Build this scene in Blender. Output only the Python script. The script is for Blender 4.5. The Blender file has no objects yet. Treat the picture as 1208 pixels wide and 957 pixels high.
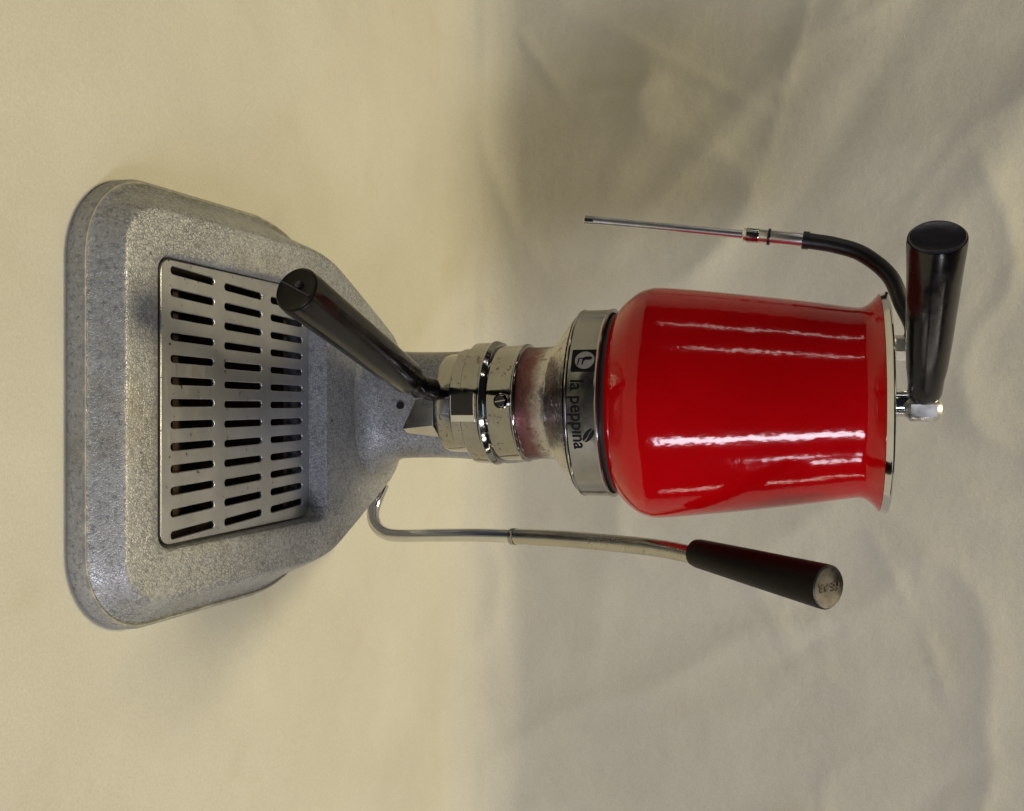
import bpy, bmesh, math, random
from mathutils import Vector, Matrix, noise
random.seed(7)
R = math.radians
sc = bpy.context.scene
col = sc.collection

# ---------------- camera, world, lamps, exposure ----------------
CAM = Vector((0.0014, -0.485, 0.298))
PITCH = R(17.5)
cd = bpy.data.cameras.new('camera'); cam = bpy.data.objects.new('camera', cd); col.objects.link(cam)
cd.sensor_width = 36; cd.lens = 36*1100/1208; cd.clip_start = 0.01; cd.clip_end = 50
fwd = Vector((0, math.cos(PITCH), -math.sin(PITCH)))
up_machine = Vector((0, math.sin(PITCH), math.cos(PITCH)))      # the photo is lying on its side: picture right = up
rx, ry, rz = up_machine, Vector((-1, 0, 0)), -fwd
M = Matrix(((rx.x, ry.x, rz.x, CAM.x), (rx.y, ry.y, rz.y, CAM.y), (rx.z, ry.z, rz.z, CAM.z), (0, 0, 0, 1)))
cam.matrix_world = M
sc.camera = cam

w = bpy.data.worlds.new('World'); sc.world = w; w.use_nodes = True
bg = w.node_tree.nodes['Background']
bg.inputs['Color'].default_value = (0.80, 0.82, 0.9, 1); bg.inputs['Strength'].default_value = 0.015

def lamp(name, loc, target, sx, sy, power, color, spread=180):
    l = bpy.data.lights.new(name, 'AREA'); l.shape = 'RECTANGLE'; l.size = sx; l.size_y = sy
    l.energy = power; l.color = color; l.spread = R(spread)
    o = bpy.data.objects.new(name, l); col.objects.link(o); o.location = loc
    o.rotation_euler = (Vector(target)-Vector(loc)).to_track_quat('-Z', 'Y').to_euler()
    return o
lamp('window_light', (0.90, -1.18, 0.60), (0, 0.05, 0.25), 0.15, 0.66, 8.6, (0.86, 0.88, 1.0))
lamp('ceiling_lamp', (-0.14, 0.12, 1.75), (0, 0.0, 0.0), 0.34, 0.34, 20.5, (1.0, 0.88, 0.54))
lamp('room_window', (0.45, -1.70, 1.62), (0, 0, 0.12), 0.8, 0.5, 2.2, (0.60, 0.78, 1.0))
lamp('side_tube', (-1.45, -0.22, 0.62), (0, 0, 0.27), 0.06, 0.80, 0.7, (1.0, 0.94, 0.88))
lamp('far_tube', (-1.22, -0.88, 0.62), (0, 0, 0.27), 0.03, 0.50, 0.6, (1.0, 0.95, 0.9))
lamp('side_window', (1.45, -0.5, 0.68), (0, 0, 0.27), 0.12, 0.20, 1.3, (0.93, 0.93, 1.0))
lamp('right_tube', (1.25, 0.10, 0.60), (0, 0, 0.25), 0.05, 0.80, 0.8, (1.0, 0.90, 0.80))
lamp('side_window_pane', (1.38, -0.72, 0.66), (0, 0, 0.27), 0.09, 0.22, .9, (0.9, 0.9, 1.0))
sc.view_settings.view_transform = 'Standard'; sc.view_settings.look = 'None'
sc.view_settings.exposure = 0.07; sc.view_settings.gamma = 1.0

# ---------------- materials ----------------
class NT:
    def __init__(s, name):
        s.m = bpy.data.materials.new(name); s.m.use_nodes = True; s.t = s.m.node_tree
        s.b = s.t.nodes['Principled BSDF']; s._tc = None
    def n(s, typ, **kw):
        x = s.t.nodes.new(typ)
        for k, v in kw.items():
            if k in x.inputs: x.inputs[k].default_value = v
            else: setattr(x, k, v)
        return x
    def l(s, a, b): s.t.links.new(a, b)
    @property
    def co(s):
        if not s._tc: s._tc = s.n('ShaderNodeTexCoord')
        return s._tc.outputs['Object']
    def noise(s, scale, detail=4, rough=.55, stretch=None):
        x = s.n('ShaderNodeTexNoise', Scale=scale, Detail=detail, Roughness=rough)
        if stretch:
            mp = s.n('ShaderNodeMapping'); mp.inputs['Scale'].default_value = stretch
            s.l(s.co, mp.inputs['Vector']); s.l(mp.outputs[0], x.inputs['Vector'])
        else: s.l(s.co, x.inputs['Vector'])
        return x.outputs[0]
    def ramp(s, fac, stops):
        r = s.n('ShaderNodeValToRGB'); e = r.color_ramp.elements
        while len(e) < len(stops): e.new(0.5)
        for el, (p, c) in zip(e, stops):
            el.position = p; el.color = (c if len(c) == 4 else (*c, 1)) if isinstance(c, tuple) else (c, c, c, 1)
        s.l(fac, r.inputs[0]); return r.outputs[0]
    def mix(s, fac, a, b, mode='MIX'):
        x = s.n('ShaderNodeMix', data_type='RGBA', blend_type=mode)
        for i, v in ((0, fac), (6, a), (7, b)):
            if hasattr(v, 'links'): s.l(v, x.inputs[i])
            else: x.inputs[i].default_value = v if i == 0 else (*v, 1)
        return x.outputs[2]
    def bump(s, h, strength, dist, prev=None):
        x = s.n('ShaderNodeBump', Strength=strength, Distance=dist); s.l(h, x.inputs['Height'])
        if prev: s.l(prev, x.inputs['Normal'])
        return x.outputs[0]
    def set(s, **kw):
        for k, v in kw.items():
            k = k.replace('_', ' ')
            i = s.b.inputs[k]
            if hasattr(v, 'links'): s.l(v, i)
            else: i.default_value = (*v, 1) if isinstance(v, tuple) and len(v) == 3 else v
        return s

def m_hammer():
    s = NT('hammered_grey_enamel')
    warp = s.noise(160, 3)
    add = s.n('ShaderNodeVectorMath', operation='MULTIPLY_ADD')
    s.l(warp, add.inputs[0]); add.inputs[1].default_value = (.006,)*3; s.l(s.co, add.inputs[2])
    v = s.n('ShaderNodeTexVoronoi', Scale=600, feature='DISTANCE_TO_EDGE'); s.l(add.outputs[0], v.inputs['Vector'])
    vc = s.n('ShaderNodeTexVoronoi', Scale=600); s.l(add.outputs[0], vc.inputs['Vector'])
    edge = s.ramp(v.outputs['Distance'], [(0, 0.0), (0.16, 1.0)])
    sp = s.n('ShaderNodeSeparateXYZ'); s.l(s.co, sp.inputs[0])
    zone = s.mapr(sp.outputs[1], -.160, -.145)                 # the crackle is fainter on the front bevel
    zn = s.n('ShaderNodeMath', operation='MULTIPLY_ADD'); s.l(zone, zn.inputs[0]); zn.inputs[1].default_value = .7; zn.inputs[2].default_value = .3
    patch = s.ramp(s.noise(28, 4, .6), [(.36, .25), (.56, 1.0)])
    big = s.ramp(s.noise(16, 4, .6), [(.3, (.33, .332, .34)), (.7, (.42, .42, .425))])
    cell = s.mix(.30, big, s.ramp(vc.outputs['Color'], [(0, .20), (1, .52)]))
    inv = s.n('ShaderNodeMath', operation='SUBTRACT'); inv.inputs[0].default_value = 1.0; s.l(edge, inv.inputs[1])
    f = s.n('ShaderNodeMath', operation='MULTIPLY'); s.l(inv.outputs[0], f.inputs[0]); s.l(patch, f.inputs[1])
    g = s.n('ShaderNodeMath', operation='MULTIPLY'); s.l(f.outputs[0], g.inputs[0]); s.l(zn.outputs[0], g.inputs[1])
    c = s.mix(g.outputs[0], cell, (.15, .15, .15))
    mott = s.ramp(s.noise(420, 4, .7), [(.52, 0.0), (.62, .55)])
    c = s.mix(mott, c, (.11, .115, .145))
    dirt = s.ramp(s.noise(22, 5, .7), [(.52, 0.0), (.72, .40)])
    c = s.mix(dirt, c, (.20, .165, .10))
    chips = s.ramp(s.noise(250, 2, .5), [(.735, 0.0), (.765, 1.0)])
    c = s.mix(chips, c, (.07, .07, .085))
    pale = s.ramp(s.noise(330, 2, .5), [(.75, 0.0), (.78, 1.0)])
    c = s.mix(pale, c, (.55, .54, .52))
    h = s.bump(edge, .40, .00022); h = s.bump(s.noise(150, 4), .24, .0009, h)
    s.set(Base_Color=c, Metallic=.35, Roughness=s.ramp(s.noise(60, 3), [(.3, .34), (.7, .50)]), Normal=h)
    return s.m
def m_seam():
    s = NT('worn_flange_edge')
    c = s.ramp(s.noise(120, 4, .7), [(.3, (.20, .20, .20)), (.5, (.27, .26, .22)), (.66, (.42, .40, .32))])
    s.set(Base_Color=c, Metallic=.1, Roughness=.6, Normal=s.bump(s.noise(200, 3), .5, .0008)); return s.m
def m_chrome(name, c=(.72, .72, .72), rough=.07, pit=0., red=0., wav=.12):
    s = NT(name)
    cc = s.ramp(s.noise(45, 4, .6), [(.3, tuple(x*.86 for x in c)), (.7, c)])
    rr = s.ramp(s.noise(70, 4, .6), [(.35, rough*.7), (.7, rough*1.7)])
    h = s.bump(s.noise(55, 2), wav, .0012)
    if pit:
        p = s.ramp(s.noise(420, 3, .7), [(.56, 0.0), (.62, 1.0)])
        q = s.ramp(s.noise(70, 2), [(.47, 0.0), (.60, pit)])
        f = s.n('ShaderNodeMath', operation='MULTIPLY'); s.l(p, f.inputs[0]); s.l(q, f.inputs[1])
        cc = s.mix(f.outputs[0], cc, (.16, .12, .10))
        rr = s.mix(f.outputs[0], rr, (.5, .5, .5))
    if red:      # rougher, mottled dark red in a band round the middle of the head
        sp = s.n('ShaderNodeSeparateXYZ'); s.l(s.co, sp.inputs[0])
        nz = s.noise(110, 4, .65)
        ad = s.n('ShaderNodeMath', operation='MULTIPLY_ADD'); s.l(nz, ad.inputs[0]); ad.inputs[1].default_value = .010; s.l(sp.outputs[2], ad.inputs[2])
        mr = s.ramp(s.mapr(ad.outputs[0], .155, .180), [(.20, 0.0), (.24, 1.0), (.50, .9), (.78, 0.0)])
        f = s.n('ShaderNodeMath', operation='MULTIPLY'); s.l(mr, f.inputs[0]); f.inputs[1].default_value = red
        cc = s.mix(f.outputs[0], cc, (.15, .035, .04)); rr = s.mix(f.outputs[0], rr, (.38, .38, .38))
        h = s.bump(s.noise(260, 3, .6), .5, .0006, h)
    s.set(Base_Color=cc, Metallic=1.0, Roughness=rr, Normal=h); return s.m
def mapr(s, v, a, b):
    x = s.n('ShaderNodeMapRange'); s.l(v, x.inputs[0]); x.inputs[1].default_value = a; x.inputs[2].default_value = b
    return x.outputs[0]
NT.mapr = mapr
def m_red():
    s = NT('glossy_red_enamel')
    c = s.ramp(s.noise(30, 3), [(.3, (.47, .0006, .0022)), (.7, (.54, .0008, .0035))])
    h = s.bump(s.noise(300, 2, .5), .13, .0006); h = s.bump(s.noise(50, 2), .09, .0022, h)
    s.set(Base_Color=c, Roughness=.085, Normal=h, IOR=1.42); return s.m
def m_bakelite():
    s = NT('black_bakelite')
    c = s.ramp(s.noise(60, 3), [(.35, (.003, .0025, .0025)), (.75, (.009, .006, .005))])
    s.set(Base_Color=c, Roughness=s.ramp(s.noise(120, 4, .7), [(.3, .13), (.75, .30)]), Normal=s.bump(s.noise(80, 3), .12, .0008)); return s.m
def m_plain(name, c, rough, metal=0., bump=0., sc_=300, spec=.5):
    s = NT(name)
    cc = s.ramp(s.noise(sc_*.4, 4, .6), [(.3, tuple(x*.75 for x in c)), (.7, c)])
    s.set(Base_Color=cc, Roughness=rough, Metallic=metal, Specular_IOR_Level=spec)
    if bump: s.set(Normal=s.bump(s.noise(sc_, 3), bump, .0005))
    return s.m
def m_steel():
    s = NT('stainless_grille')
    n1 = s.noise(1, 4, .6, (40, 900, 40))
    c = s.ramp(s.noise(38, 4, .65), [(.3, (.46, .46, .465)), (.7, (.60, .60, .60))])
    spots = s.ramp(s.noise(330, 2), [(.70, 0.0), (.74, 1.0)])
    c = s.mix(spots, c, (.12, .1, .09))
    s.set(Base_Color=c, Metallic=1.0, Roughness=s.ramp(n1, [(.3, .30), (.7, .42)]), Normal=s.bump(n1, .06, .0003)); return s.m
def m_cloth():
    s = NT('cream_cotton_sheet')
    c = s.ramp(s.noise(5, 4, .6), [(.35, (.56, .525, .44)), (.65, (.62, .59, .50))])
    st = s.ramp(s.noise(14, 5, .6), [(.60, 0.0), (.80, .35)])
    c = s.mix(st, c, (.50, .42, .28))
    dots = s.ramp(s.noise(75, 1, .3), [(.86, 0.0), (.875, .7)])
    c = s.mix(dots, c, (.28, .2, .12))
    wv = s.noise(900, 2, .6)
    c = s.mix(1.0, c, s.ramp(s.noise(800, 2, .7), [(.25, .86), (.75, 1.0)]), 'MULTIPLY')
    h = s.bump(wv, .22, .0006); h = s.bump(s.noise(22, 5, .55), .30, .006, h)
    s.set(Base_Color=c, Roughness=.92, Normal=h, Sheen_Weight=.15); return s.m

HAM = m_hammer(); SEAM = m_seam()
CHR = m_chrome('polished_chrome'); CHO = m_chrome('aged_chrome', (.37, .36, .335), .09, pit=.8, wav=.2)
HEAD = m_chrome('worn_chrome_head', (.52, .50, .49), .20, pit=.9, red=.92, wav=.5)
COL = m_chrome('collar_chrome', (.40, .395, .39), .13, wav=.2)
NICK = m_chrome('nickel_tube', (.52, .50, .44), .18, pit=.35, wav=.1)
RED = m_red(); BAK = m_bakelite(); STEEL = m_steel(); CLOTH = m_cloth()
RUB = m_plain('black_rubber', (.012, .012, .012), .38, bump=.15)
BLK = m_plain('black_print', (.003, .003, .004), .6, spec=.2)
GRIPM = m_plain('matt_black_grip', (.005, .0035, .0035), .42, bump=.1, spec=.14)
WHT = m_plain('silver_print', (.34, .33, .31), .35, .3)
PAN = m_plain('stained_drip_pan', (.055, .035, .018), .35, .5, .5, 120)
HOLE = m_plain('dark_hole', (.004, .004, .004), .8)
CAPM = m_chrome('satin_cap', (.11, .10, .10), .42, wav=.1)
ENDC = m_plain('dull_black_end', (.006, .005, .004), .35, bump=.3, sc_=150, spec=.2)
DKGL = m_plain('black_gloss', (.004, .004, .007), .12)  # screw face, and the dark reflection painted onto the locking ring
SPT = m_chrome('satin_spout', (.62, .60, .56), .24)
WAND = m_plain('bright_wand', (.88, .88, .88), .28, 1.0)
SAT = m_chrome('satin_nickel', (.72, .70, .66), .30, wav=.5)
DKCAP = m_plain('dark_cap', (.035, .033, .045), .22, .3, .4, 90)

# ---------------- helpers ----------------
def link(name, bm, mat, parent=None, smooth=True, angle=35):
    me = bpy.data.meshes.new(name)
    bmesh.ops.recalc_face_normals(bm, faces=bm.faces)
    if smooth:
        for f in bm.faces: f.smooth = True
        for e in bm.edges:
            if len(e.link_faces) == 2 and e.calc_face_angle(0) > R(angle): e.smooth = False
    bm.to_mesh(me); bm.free()
    o = bpy.data.objects.new(name, me); col.objects.link(o)
    me.materials.append(mat)
    if parent: o.parent = parent
    return o
def rings_bm(rings, cap0=True, cap1=True, closed=True):
    bm = bmesh.new(); V = [[bm.verts.new(p) for p in r] for r in rings]
    n = len(rings[0])
    for a, b in zip(V, V[1:]):
        for i in range(n if closed else n-1):
            j = (i+1) % n
            bm.faces.new((a[i], a[j], b[j], b[i]))
    if cap0: bm.faces.new(V[0][::-1])
    if cap1: bm.faces.new(V[-1])
    return bm
def lathe(name, prof, mat, parent, n=96, cap0=True, cap1=True, a0=0, a1=360, ctr=(0, 0)):
    rings = [[(ctr[0]+r*math.sin(2*math.pi*i/n), ctr[1]-r*math.cos(2*math.pi*i/n), z) for i in range(n)] for z, r in prof]
    return link(name, rings_bm(rings, cap0, cap1), mat, parent)
def frame(d):
    d = Vector(d).normalized(); a = Vector((0, 0, 1)) if abs(d.z) < .9 else Vector((1, 0, 0))
    x = d.cross(a).normalized(); return x, d.cross(x).normalized(), d
def axis_lathe(name, p, q, prof, mat, parent, n=48, cap0=True, cap1=True):
    """prof: (t in metres from p toward q, radius)"""
    p = Vector(p); x, y, d = frame(Vector(q)-p)
    rings = [[p+d*t+(x*math.cos(2*math.pi*i/n)+y*math.sin(2*math.pi*i/n))*r for i in range(n)] for t, r in prof]
    return link(name, rings_bm(rings, cap0, cap1), mat, parent)
def smooth_path(pts, n=10):
    P = [Vector(p) for p in pts]; P = [P[0]*2-P[1]]+P+[P[-1]*2-P[-2]]; out = []
    for i in range(1, len(P)-2):
        for k in range(n):
            t = k/n; a, b, c, d = P[i-1:i+3]
            out.append(.5*((2*b)+(c-a)*t+(2*a-5*b+4*c-d)*t*t+(3*b-a-3*c+d)*t**3))
    out.append(P[-2]); return out
def tube(name, pts, rad, mat, parent, n=24, seg=10, rfun=None):
    P = smooth_path(pts, seg); rings = []
    t0 = (P[1]-P[0]).normalized(); x, y, _ = frame(t0)
    for i, p in enumerate(P):
        t = (P[min(i+1, len(P)-1)]-P[max(i-1, 0)]).normalized()
        x = (x-t*x.dot(t)).normalized(); y = t.cross(x)
        r = rfun(i/(len(P)-1)) if rfun else rad
        rings.append([p+(x*math.cos(2*math.pi*k/n)+y*math.sin(2*math.pi*k/n))*r for k in range(n)])
    return link(name, rings_bm(rings), mat, parent)
def rpoly(corners, k=14):
    """closed outline with rounded corners; corners = (x, y, radius)"""
    out = []; n = len(corners)
    for i in range(n):
        p = Vector(corners[i][:2]); a = Vector(corners[i-1][:2]); b = Vector(corners[(i+1) % n][:2]); r = corners[i][2]
        u = (a-p).normalized(); v = (b-p).normalized()
        half = math.acos(max(-1, min(1, u.dot(v))))/2
        L = r/math.tan(half); c = p+(u+v).normalized()*(r/math.sin(half))
        s = p+u*L-c; e = p+v*L-c
        ang = math.atan2(s.x*e.y-s.y*e.x, s.dot(e))
        for j in range(k+1):
            t = ang*j/k; ct, st = math.cos(t), math.sin(t)
            out.append(c+Vector((s.x*ct-s.y*st, s.x*st+s.y*ct)))
    return out
def star(outline, ctr, angs):
    """sample an outline where rays from ctr meet it"""
    ctr = Vector(ctr); res = []
    for a in angs:
        d = Vector((math.cos(a), math.sin(a))); best = None
        for i in range(len(outline)):
            p = outline[i]-ctr; q = outline[(i+1) % len(outline)]-ctr; e = q-p
            den = d.x*e.y-d.y*e.x
            if abs(den) < 1e-12: continue
            t = (p.x*e.y-p.y*e.x)/den; s_ = (p.x*d.y-p.y*d.x)/den
            if t > 0 and -1e-6 <= s_ <= 1+1e-6: best = t if best is None else max(best, t)
        res.append(ctr+d*best)
    return res
def curve_mesh(splines, extrude=0., bevel=0., res=2):
    """filled flat outline (holes allowed) to mesh vertices and faces"""
    cu = bpy.data.curves.new('outline', 'CURVE'); cu.dimensions = '2D'; cu.fill_mode = 'BOTH'
    cu.extrude = extrude; cu.bevel_depth = bevel; cu.bevel_resolution = res
    for s in splines:
        sp = cu.splines.new('POLY'); sp.points.add(len(s)-1); sp.use_cyclic_u = True
        for pt, c in zip(sp.points, s): pt.co = (c[0], c[1], 0, 1)
    o = bpy.data.objects.new('outline', cu); me = bpy.data.meshes.new_from_object(o)
    bpy.data.objects.remove(o); return me
def text_mesh(body, size=1.0):
    cu = bpy.data.curves.new('text', 'FONT'); cu.body = body; cu.size = size; cu.resolution_u = 6; cu.offset = .012*size
    o = bpy.data.objects.new('text', cu); me = bpy.data.meshes.new_from_object(o)
    bpy.data.objects.remove(o); return me
def bend(me, fn, subdivide=0):
    bm = bmesh.new(); bm.from_mesh(me)
    if subdivide:
        for _ in range(4):
            es = [e for e in bm.edges if e.calc_length() > subdivide]
            if not es: break
            bmesh.ops.subdivide_edges(bm, edges=es, cuts=1); bmesh.ops.triangulate(bm, faces=bm.faces)
    for v in bm.verts: v.co = fn(v.co)
    return bm

# ---------------- the cloth that is floor and backdrop in one ----------------
def seg_d(x, y, a, b):
    ax, ay = a; bx, by = b; dx, dy = bx-ax, by-ay
    t = max(0, min(1, ((x-ax)*dx+(y-ay)*dy)/(dx*dx+dy*dy)))
    return math.hypot(x-ax-dx*t, y-ay-dy*t), t, ((x-ax)*dy-(y-ay)*dx)
# folds: s runs along the cloth (0 at its front, climbing the wall past the cove), x across
WALL = 0.307; RC = 0.06; S_FOLD = 0.0
def cloth_pt(x, s):
    """s<0 floor (y = WALL-RC+s), then a quarter circle, then up the wall; returns point and normal"""
    arc = RC*math.pi/2
    if s < 0: return Vector((x, WALL-RC+s, 0)), Vector((0, 0, 1))
    if s < arc:
        a = s/RC; return Vector((x, WALL-RC+RC*math.sin(a), RC-RC*math.cos(a))), Vector((0, -math.sin(a), math.cos(a)))
    return Vector((x, WALL, RC+s-arc)), Vector((0, -1, 0))
folds = [  # (x, s) -> (x, s), width, height
    ((-.38, .62), (-.02, .34), .020, .0060), ((-.45, .50), (-.12, .30), .016, -.0040), ((-.36, .40), (-.13, .17), .013, .0040),
    ((-.30, .60), (.02, .42), .022, -.0050), ((-.33, .16), (-.24, .30), .006, .0028), ((-.33, .09), (-.27, .13), .005, .0030),
    ((-.27, .13), (-.27, .22), .005, .0022), ((-.30, .22), (-.14, .16), .018, .0026), ((-.20, .30), (-.06, .22), .012, .0026),
    ((-.10, .46), (.02, .40), .010, .0022), ((.12, .28), (.22, .33), .010, .0030), ((.15, .33), (.15, .25), .007, .0024),
    ((.18, .36), (.22, .30), .006, -.0022), ((.20, .22), (.18, .40), .010, .0020), ((.08, .18), (.24, .15), .014, .0022),
    ((.26, .48), (.33, .40), .010, -.0028), ((.30, .12), (.24, .30), .020, .0030), ((.05, .05), (.30, .08), .012, .0030),
    ((.14, -.04), (.34, -.02), .010, -.0022), ((-.26, -.03), (-.17, -.08), .006, .0018), ((-.40, -.10), (-.14, -.14), .020, .0030),
    ((.12, -.30), (.30, -.22), .020, .0024), ((.15, -.14), (.22, -.24), .010, .0020), ((-.30, -.36), (-.12, -.34), .016, .0022),
    ((-.42, .36), (-.20, .30), .005, .0022), ((-.36, .46), (-.30, .36), .005, .0022), ((-.22, .46), (-.14, .40), .004, .0016), ((.10, .38), (.16, .41), .004, .0018), ((.12, .34), (.17, .31), .004, .0018), ((.17, .42), (.24, .44), .004, .0015), ((-.30, .12), (-.29, .20), .004, .0018), ((.02, .50), (.34, .60), .016, .003), ((-.08, .35), (.04, .52), .014, .002)]
def make_cloth():
    nx, ns = 440, 460; x0, x1, s0, s1 = -1.1, 1.1, -0.873, 1.25
    bm = bmesh.new(); G = []
    for j in range(ns+1):
        s = s0+(s1-s0)*j/ns; row = []
        for i in range(nx+1):
            x = x0+(x1-x0)*i/nx
            h = 0
            for a, b, wd, am in folds:
                d, t, sg = seg_d(x, s, a, b)
                prof = math.exp(-(d/wd)**2) if wd > .008 else 1.9*math.exp(-d/(wd*.8))
                if d < wd*3: h += .42*am*prof*(math.sin(math.pi*min(1, max(0, t)))**.5*.7+.3)
            h += .0020*noise.noise(Vector((x*3.4+9, s*3.4, 1))) + .0026*noise.noise(Vector((x*9, s*9, 5)))
            rdg = 1-abs(noise.noise(Vector((x*6+s*3, s*6-x*3, 8))))*2
            h += .0016*max(0, rdg)**3*2
            r2 = 1-abs(noise.noise(Vector((x*11-s*4, s*10+x*5, 21))))*2.6
            h += .0007*max(0, r2)**4*max(0, noise.noise(Vector((x*4, s*4, 31)))+.25)*2
            p, nrm = cloth_pt(x, s)
            if p.z < .02:                       # the cloth lies flat on the table and is pressed down by the machine
                dx = max(0, abs(x)-.11); dy = max(0, abs(p.y+.04)-.14); dd = min(1, math.hypot(dx, dy)/.10)
                h = (h*.55+.0005)*dd
            row.append(bm.verts.new(p+nrm*h))
        G.append(row)
    for j in range(ns):
        for i in range(nx): bm.faces.new((G[j][i], G[j][i+1], G[j+1][i+1], G[j+1][i]))
    me = bpy.data.meshes.new('backdrop_cloth')
    for f in bm.faces: f.smooth = True
    bm.to_mesh(me); bm.free(); me.materials.append(CLOTH)
    o = bpy.data.objects.new('backdrop_cloth', me); col.objects.link(o)
    o['kind'] = 'structure'; return o
make_cloth()

# ---------------- the machine ----------------
root = bpy.data.objects.new('espresso_machine', None); col.objects.link(root); root.empty_display_size = .05
root['label'] = 'vintage lever espresso machine with red enamel boiler cover on hammered grey base'
root['category'] = 'espresso machine'

# base casting
ZF = 0.0003
BOT = rpoly([(-.1005, -.1661, .040), (.1020, -.1661, .040), (.1065, -.015, .10), (.050, .098, .035), (-.050, .098, .035), (-.1045, -.015, .10)])
PLA = rpoly([(-.0862, -.1556, .020), (.0875, -.1556, .020), (.0885, -.004, .075), (.0445, .093, .024), (-.0415, .093, .024), (-.0855, -.004, .075)])
REC = rpoly([(-.0668, -.1370, .0085), (.0668, -.1370, .0085), (.0668, -.0030, .0085), (-.0668, -.0030, .0085)], 10)
CT = (0, -.07)
angs = sorted(math.atan2(p.y-CT[1], p.x-CT[0]) for p in REC)
full = []
for a, b in zip(angs, angs[1:]+[angs[0]+2*math.pi]):
    m = max(1, int((b-a)/.03)); full += [a+(b-a)*k/m for k in range(m)]
SB, SP, SR = star(BOT, CT, full), star(PLA, CT, full), star(REC, CT, full)
def zp(y):
    z = .0222+(y+.1556)*.079
    return z if y < -.005 else .0341+(.0016)*(1-math.exp(-(y+.005)/.02))
def ringmix(A, B, t, zf):
    out = []
    for a, b in zip(A, B):
        p = a.lerp(b, t); out.append((p.x, p.y, zf(b if t <= 1 else p)))
    return out
bot = []
for t, z in ((0, ZF), (-.02, .0012), (-.02, .0068), (0.02, .0082)):
    bot.append(ringmix(SB, SP, t, lambda p, z=z: z))
link('base_flange', rings_bm(bot, False, False), HAM, root)
link('flange_seam', rings_bm([ringmix(SB, SP, .02, lambda p: .0082), ringmix(SB, SP, .05, lambda p: .0092),
    ringmix(SB, SP, .10, lambda p: .0094), ringmix(SB, SP, .13, lambda p: .0085)], False, False), SEAM, root)
rings = []
for t, f in ((.13, 0), (.2, .03), (.30, .13), (.45, .33), (.62, .58), (.80, .84), (.90, .945), (.97, .99)):
    rings.append(ringmix(SB, SP, t, lambda p, f=f: .0085+(zp(p.y)-.0085)*f))
for t in (.03, .15, .4, .7, .95): rings.append([((q := a.lerp(b, t)).x, q.y, zp(q.y)) for a, b in zip(SP, SR)])
rings.append([(p.x, p.y, zp(p.y)-.0006) for p in SR])
def shrink(P, d):
    return [Vector((p.x*(1-d/.0668), CT[1]+(p.y-CT[1])*(1-d/.0668))) for p in P]
rings.append([(p.x, p.y, zp(p.y)-.002) for p in shrink(SR, .0006)])
rings.append([(p.x, p.y, .0185) for p in shrink(SR, .0012)])
rings.append([(p.x, p.y, .004) for p in shrink(SR, .0022)])
base = link('base', rings_bm(rings, False, False), HAM, root)
# drip pan below the grille
q = shrink(SR, .0030)
link('drip_pan', rings_bm([[(p.x, p.y, .0060) for p in shrink(SR, .0005)], [(p.x, p.y, .0045) for p in shrink(SR, .02)]], False, True), PAN, root)
for y in (-.118, -.088, -.052, -.022):        # ribs under the grille
    bm = bmesh.new(); bmesh.ops.create_cube(bm, size=1, matrix=Matrix.Translation((0, y, .012)) @ Matrix.Diagonal((.118, .004, .012, 1)))
    link('support_rib', bm, PAN, root, smooth=False)

# grille with its 39 slots
def slot(xa, ya, yb, w0, fan):
    r = w0/2; pts = []
    for k in range(9):
        t = math.pi*k/8; pts.append((xa+fan*(yb-ya)+r*math.cos(t), yb-r+r*math.sin(t)))
    for k in range(9):
        t = math.pi+math.pi*k/8; pts.append((xa+r*math.cos(t), ya+r+r*math.sin(t)))
    return pts
spl = [[(p.x, p.y) for p in rpoly([(-.0645, -.1340, .0062), (.0640, -.1340, .0062), (.0650, -.0048, .0062), (-.0650, -.0048, .0062)], 8)]]
for ya, yb, xl, xr in ((-.1277, -.0943, -.0598, .0602), (-.0866, -.0525, -.0572, .0590), (-.0447, -.0109, -.0551, .0572)):
    for k in range(13):
        x = xl+(xr-xl)*k/12
        spl.append(slot(x*1.008, ya, yb, .0043, -x*.65))
me = curve_mesh(spl, .0004, .0004, 2)
bm = bmesh.new(); bm.from_mesh(me)
for v in bm.verts: v.co.z += .0218
gr = link('drip_grille', bm, STEEL, root, angle=50)

# column: rises behind the group, leans forward into it
def sup(cx, cy, hw, hd, z, n=72, e=3.2):
    out = []
    for i in range(n):
        t = 2*math.pi*i/n; c, s_ = math.cos(t), math.sin(t)
        out.append((cx+hw*math.copysign(abs(c)**(2/e), c), cy+hd*math.copysign(abs(s_)**(2/e), s_), z))
    return out
prof = [(.0335, .066, .052, .042, 2.4), (.0365, .066, .0425, .0355, 2.7), (.0415, .067, .0375, .0312, 3), (.050, .068, .0345, .0285, 3.2), (.07, .069, .0335, .0270, 3.2),
        (.09, .068, .0335, .0270, 3.0), (.11, .063, .0345, .028, 2.7), (.128, .052, .0352, .032, 2.4), (.145, .036, .0325, .034, 2.2), (.165, .026, .029, .034, 2), (.18, .022, .028, .032, 2)]
P5 = smooth_path([p[:3] for p in prof], 4); P6 = smooth_path([(p[3], p[4], 0) for p in prof], 4)
colm = link('column', rings_bm([sup(0.001, a.y, a.z, b.x, a.x, e=b.y) for a, b in zip(P5, P6)]), HAM, root)
axis_lathe('bolt_hole', (.0014, .0410, .0605), (.0014, .030, .0605), [(0, .0022), (.0018, .0022)], HOLE, root, 24)

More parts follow.
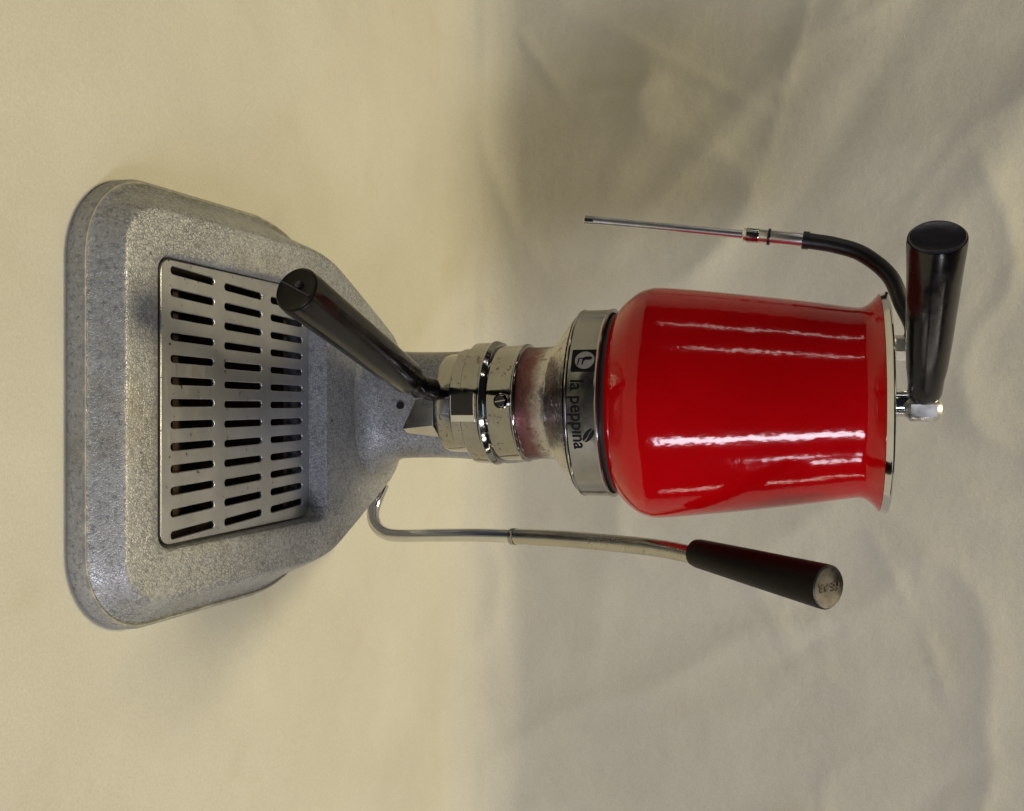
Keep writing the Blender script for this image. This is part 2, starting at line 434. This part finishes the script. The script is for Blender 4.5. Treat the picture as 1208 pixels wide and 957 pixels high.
# group head
lathe('group_head', [(.136, .026), (.1395, .0305), (.1402, .0311), (.1532, .0312), (.1538, .0315), (.1542, .0319), (.1548, .0320), (.1554, .0318), (.1558, .0312), (.1560, .0306), (.1562, .0290)], CHO, root)
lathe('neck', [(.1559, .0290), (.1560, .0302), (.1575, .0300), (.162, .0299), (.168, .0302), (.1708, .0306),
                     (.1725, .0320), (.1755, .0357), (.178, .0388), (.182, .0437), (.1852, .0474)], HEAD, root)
# collar
collar = lathe('collar', [(.176, .0330), (.1805, .0390), (.1850, .0462), (.1860, .0474), (.1863, .0486), (.1867, .0492), (.1872, .0494), (.1877, .0492), (.1880, .0489), (.2012, .0490), (.2016, .0493), (.2021, .0495), (.2026, .0494), (.2030, .0489), (.2030, .0480), (.2024, .0472), (.198, .0466)], COL, root, cap1=False)
def on_collar(c, r=.04920, a0=0, z0=0, tilt=0):
    a = c.x/r+a0; return Vector((r*math.sin(a), -r*math.cos(a), c.y+z0+tilt*c.x))
# lettering
me = text_mesh('la pepp\u0131na')
xs = [v.co.x for v in me.vertices]; ys = [v.co.y for v in me.vertices]
wx = max(xs)-min(xs); x0 = min(xs); k = .0345/wx
bm = bend(me, lambda c: on_collar(Vector(((c.x-x0)*k, c.y*k*1.08, 0)), a0=R(-12.8), z0=.1896, tilt=.03), .06)
link('lettering', bm, BLK, collar, smooth=False)
# emblem: black plate, pale disc, black machine figure
def patch(name, outline, r, a0, z0, mat, parent, scale=1.0):
    me = curve_mesh([outline]); return link(name, bend(me, lambda c: on_collar(c*scale, r, a0, z0), .0012), mat, parent, smooth=False)
AE, ZE = R(-24.7), .1960
patch('emblem_plate', [(p.x, p.y) for p in rpoly([(-.0060, -.0066, .0006), (.0060, -.0066, .0006), (.0060, .0060, .0014), (-.0060, .0060, .0014)], 6)], .04915, AE, ZE, BLK, collar)
patch('emblem_disc', [(.0047*math.cos(t*math.pi/24), .0048*math.sin(t*math.pi/24)) for t in range(48)], .0493, AE, ZE, WHT, collar)
fig = [(-.0014, .0036), (-.0005, .0036), (.0000, .0028), (-.0001, .0004), (.0004, -.0002), (.0012, -.0006), (.0028, -.0008), (.0028, -.0013), (.0012, -.0013), (.0000, -.0011),
       (-.0006, -.0011), (-.0005, -.0026), (.0008, -.0027), (.0028, -.0032), (.0028, -.0037), (.0006, -.0033), (-.0010, -.0032), (-.0012, -.0008), (-.0017, .0004), (-.0019, .0028)]
patch('emblem_figure', fig, .04945, AE, ZE, BLK, collar)
bean = [(.0031*math.cos(t*math.pi/20)*.95, .0020*math.sin(t*math.pi/20)) for t in range(40)]
ca, sa = math.cos(R(-38)), math.sin(R(-38))
def bean_half(sgn):
    pts = []
    for t in range(21):
        a = math.pi*t/20; x = .0040*math.cos(a); y = sgn*(.00020+.0019*math.sin(a)); pts.append((x, y))
    for t in range(1, 20):
        x = -.0040*math.cos(math.pi*t/20); pts.append((x, sgn*.00020+.00025*math.sin(x/.0040*3)))
    return [(x*ca-y*sa, x*sa+y*ca) for x, y in pts]
for sg in (1, -1): patch('bean_print', bean_half(sg), .04915, R(18.8), .1982, BLK, collar)

# red boiler cover
ctl = [(.2052, .0440), (.2054, .0468), (.2068, .0491), (.2110, .0533), (.2165, .0572), (.2215, .0589), (.2265, .0593), (.240, .0580), (.260, .0555), (.280, .0528), (.300, .0498),
       (.313, .0476), (.3205, .0464), (.3240, .0464), (.3270, .0481), (.3295, .0506), (.3312, .0526)]
pr = smooth_path([(a, b, 0) for a, b in ctl], 6)
cover = lathe('boiler_cover', [(p.x, p.y) for p in pr], RED, root, 160, cap1=False)
lathe('gasket', [(.1985, .0464), (.2068, .0470), (.2072, .0460)], RUB, root, cap0=False, cap1=False)
lid = lathe('lid', [(.3300, .044), (.3309, .0510), (.3312, .0522), (.3333, .0531), (.3338, .0535), (.3344, .0536), (.3349, .0532), (.3351, .0525), (.3347, .0500), (.3350, .030)], CHR, root, 128)

# screw on the head
sp = Vector((-.0009, -.0300, .1492))
scr = axis_lathe('screw', sp, sp+Vector((0, -1, 0)), [(0, .0040), (.0022, .0040), (.0026, .0037), (.0020, .0033), (.0016, .0031)], CHR, root, 40)
axis_lathe('screw_face', sp+Vector((0, -.002, 0)), sp+Vector((0, -1, 0)), [(0, .0029), (.0013, .0029), (.0016, .0025)], DKGL, scr, 32)
bm = bmesh.new(); bmesh.ops.create_cube(bm, size=1, matrix=Matrix.Translation(sp+Vector((0, -.00345, 0))) @ Matrix.Rotation(R(80), 4, 'Y') @ Matrix.Diagonal((.0056, .0006, .0005, 1)))
link('screw_slot', bm, SPT, scr, smooth=False)

# portafilter: cup, ring, lugs, spout, handle
pf = lathe('portafilter', [(.1085, .0120), (.1090, .0240), (.1096, .0262), (.1106, .0268), (.1120, .0270), (.1235, .0273), (.126, .029)], CHO, root)
lathe('locking_ring', [(.124, .027), (.1262, .0322), (.1270, .0329), (.1350, .0331), (.1358, .0331), (.1364, .0336), (.1372, .0339), (.1380, .0337), (.1387, .0332), (.1398, .0330), (.1404, .0324), (.1407, .0305)], CHO, pf)
def arc_block(name, a0, a1, r0, r1, z0, z1, mat, parent, n=20, slant=0):
    sec = lambda a, s: [(r*math.sin(a), -r*math.cos(a), z+sl) for r, z, sl in ((r0, z0, s), (r1-.0006, z0, s), (r1, z0+.0006, s), (r1, z1, 0), (r0, z1, 0))]
    rings = [sec(R(a0+(a1-a0)*i/n), slant*(1 if i in (0, n) else 0)) for i in range(n+1)]
    return link(name, rings_bm(rings), mat, parent, angle=30)
arc_block('lug', -62, 44, .026, .0326, .1206, .1275, CHO, pf, slant=.003)
arc_block('lug', 118, 224, .026, .0326, .1206, .1275, CHO, pf, slant=.003)
arc_block('ring_facet_edge', -10, 17, .031, .03335, .1213, .1350, CHR, pf, n=10)
arc_block('ring_facet_reflection', -8.6, 11, .031, .03365, .1219, .1343, DKGL, pf, n=8)  # black plate stands in for the handle's dark reflection on a flat of the ring
# spout: a slanted wedge under the cup
top = [(-.0035, -.0235, .1085), (.0125, -.0240, .1085), (.0185, -.0150, .1085), (.014, .002, .1085), (-.0035, .002, .1085)]
b_ = [(-.0018, -.0205, .0968), (.0140, -.0203, .0895), (.0165, -.0165, .0900), (.0135, -.008, .0915), (-.0018, -.008, .0965)]
bt = [(p[0]*.9+.0006, p[1]*.97-.0006, p[2]-.0001) for p in b_]
o = link('spout', rings_bm([top, b_, bt]), SPT, pf, angle=20)
md = o.modifiers.new('bevel', 'BEVEL'); md.width = .0006; md.segments = 2
def grip(name, p, q, prof, mat, parent, capmat=None, capr=None, capname='end_cap', dish=.0006):
    L = (Vector(q)-Vector(p)).length
    g = axis_lathe(name, p, q, [(t*L if t <= 1 else L, r) for t, r in prof], mat, parent, 56)
    if capmat:
        d = (Vector(q)-Vector(p)).normalized(); Q = Vector(q)
        axis_lathe(capname, Q-d*.0004, Q+d, [(0, capr), (.0008, capr), (.0013, capr*.955), (.0013-dish*.5, capr*.90), (.0013-dish, capr*.4)], capmat, g, 56)
    return g
A = (-.0080, -.0330, .1050); B = (-.0470, -.1400, .0948)
sd = (Vector(B)-Vector(A)).normalized()
axis_lathe('handle_ferrule', Vector((-.006, -.018, .109)), Vector(A)+sd*.004, [(0, .0060), (.0085, .0060), (.0095, .0056), (.0215, .0056)], BAK, pf, 40)
hd = grip('handle', A, B, [(0, .0058), (.01, .0063), (.07, .0066), (.10, .0072), (.13, .0086), (.4, .0094), (.8, .0102), (.97, .0106), (1, .0102)], BAK, pf, ENDC, .0098)
# ridge across the end of the handle and its small screw
fx, fy, fd = frame(sd)
bm = bmesh.new(); mt = Matrix((fx, fy, fd)).transposed().to_4x4(); mt.translation = Vector(B)+fd*.0008
bmesh.ops.create_cube(bm, size=1, matrix=mt @ Matrix.Rotation(R(62), 4, 'Z') @ Matrix.Diagonal((.017, .0007, .0012, 1)))
link('end_ridge', bm, DKCAP, hd, smooth=False)
axis_lathe('end_screw', Vector(B)+fx*.002-fy*.001, Vector(B)+fx*.002-fy*.001+sd, [(0, .0016), (.0014, .0016), (.0018, .0011)], DKCAP, hd, 20)

# brewing lever, chrome rod bent up at the right of the column
lever = tube('lever', [(0.0540, 0.0850, 0.0277), (0.0661, 0.0800, 0.0245), (0.0735, 0.0760, 0.0246), (0.0801, 0.0720, 0.0287), (0.0843, 0.0680, 0.0370), (0.0850, 0.0650, 0.0492), (0.0822, 0.0560, 0.0809), (0.0800, 0.0480, 0.1062), (0.0785, 0.0400, 0.1330)], .0041, CHR, root, 28, 10)
tube('lever_tube', [(0.0786, 0.0402, 0.1324), (0.0773, 0.0300, 0.1640), (0.0766, 0.0180, 0.1958), (0.0766, 0.0060, 0.2254), (0.0781, -0.0060, 0.2477)], .0046, NICK, lever, 28, 10)
axis_lathe('lever_joint', (0.0787, 0.0404, 0.1318), (0.0785, 0.0388, 0.1370), [(0, .0041), (.0006, .0049), (.0034, .0049), (.0040, .0045)], CHO, lever, 32)
ga, gb = (.0758, -.0065, .2440), (.0795, -.0620, .3068)
gl = grip('lever_grip', ga, gb, [(0, .0055), (.015, .0068), (.05, .0073), (.5, .0086), (.97, .0098), (1, .0097)], GRIPM, lever, CAPM, .0094, dish=.0004)
# stamped cap lettering
me = text_mesh('FE-AR'); xs = [v.co.x for v in me.vertices]; wx = max(xs)-min(xs); k = .0125/wx
gd = (Vector(gb)-Vector(ga)).normalized(); ty = Vector((1, 0, 0)); ty = (ty-gd*ty.dot(gd)).normalized(); tx = ty.cross(gd)
if tx.z > 0: pass
cc = Vector(gb)+gd*.00095
bm = bend(me, lambda c: cc+tx*((c.x-min(xs))*k-.00625)+ty*((c.y-.35)*k*1.05)+gd*.0001)
STAMP = m_plain('stamped_letter', (.06, .045, .04), .5, .6)
link('stamped_letters', bm, STAMP, gl, smooth=False)

# steam tap on the lid: post, block, black handle
post = lathe('tap_post', [(.334, .0085), (.3352, .0085), (.3356, .0063), (.3440, .0063), (.3446, .0070), (.3452, .0063), (.3520, .0063)], CHR, root, 40, ctr=(.0005, .0))
bm = bmesh.new(); bmesh.ops.create_cube(bm, size=1, matrix=Matrix.Translation((.0030, -.003, .3508)) @ Matrix.Rotation(R(6), 4, 'Z') @ Matrix.Diagonal((.0110, .0150, .0165, 1)))
o = link('tap_block', bm, SAT, post, angle=20); md = o.modifiers.new('bevel', 'BEVEL'); md.width = .0026; md.segments = 1
ha = (-.0038, -.0065, .3514); hb = (-0.0668, -0.0720, 0.3489)
th_ = grip('tap_handle', ha, hb, [(0, .0070), (.02, .0076), (.12, .0080), (.20, .0089), (.4, .0098), (.8, .0110), (.98, .0117), (1, .0114)], BAK, post, DKCAP, .0110, dish=.0003)
# steam outlet: fitting, rubber hose, wand
fit = lathe('steam_fitting', [(.334, .0062), (.3350, .0062), (.3353, .0045), (.3395, .0045), (.3398, .0042)], CHR, root, 32, ctr=(-.0275, .020))
nut = [[(-.0275+r*math.sin(R(60*i+18)), .020-r*math.cos(R(60*i+18)), z) for i in range(6)] for z, r in ((.3396, .0052), (.3408, .0066), (.3452, .0066), (.3464, .0055))]
link('hex_nut', rings_bm(nut), SAT, fit, angle=15)
hose = tube('steam_hose', [(-.0275, .020, .345), (-.0310, .0205, .3480), (-.038, .021, .3490), (-0.0498, 0.0200, 0.3439), (-0.0640, 0.0200, 0.3380), (-0.0753, 0.0200, 0.3256), (-0.0807, 0.0200, 0.3121), (-0.0839, 0.0200, 0.2977)], .0041, RUB, fit, 24, 10)
wa, wb = Vector((-0.0838, 0.0200, 0.2985)), Vector((-0.0887, 0.0200, 0.2661)); wd = (wb-wa).normalized(); L = (wb-wa).length
axis_lathe('hose_collar', wa-wd*.001, wb, [(0, .0046), (.003, .0046), (.0033, .0042)], RUB, hose, 28)
sl = axis_lathe('wand_sleeve', wa, wb, [(0, .0036), (L*.97, .0036), (L*.985, .0033), (L, .0024)], WAND, fit, 32)
axis_lathe('sleeve_ring', wa+wd*(L*.56), wb, [(0, .0036), (.0002, .0043), (.0014, .0043), (.0016, .0036)], RUB, sl, 32)
kn = []
for t in range(13): kn.append((t*.00055, .0037+(.0001 if t % 2 else -.00005)))
axis_lathe('knurled_band', wa+wd*(L*.74), wb, kn, NICK, sl, 40)
wt = Vector((-0.1017, 0.0200, 0.1811)); wl = (wt-wb).length; wdir = (wt-wb).normalized()
wand = axis_lathe('steam_wand', wb-wdir*.002, wt, [(0, .0022), (wl*.6, .0021), (wl*.93, .0023), (wl-.004, .0026), (wl+.0017, .0026), (wl+.002, .0023)], WAND, fit, 28)
wx_, wy_, wz_ = frame(wdir); bm = bmesh.new()
mt = Matrix((Vector((1, 0, 0)), Vector((0, 1, 0)), wdir)).transposed().to_4x4(); mt = Matrix.Rotation(R(12), 4, 'Z') @ mt; mt.translation = wt-wdir*.0028
bmesh.ops.create_cube(bm, size=1, matrix=mt @ Matrix.Diagonal((.0017, .0058, .0048, 1)))
link('tip_notch', bm, HOLE, wand, smooth=False)
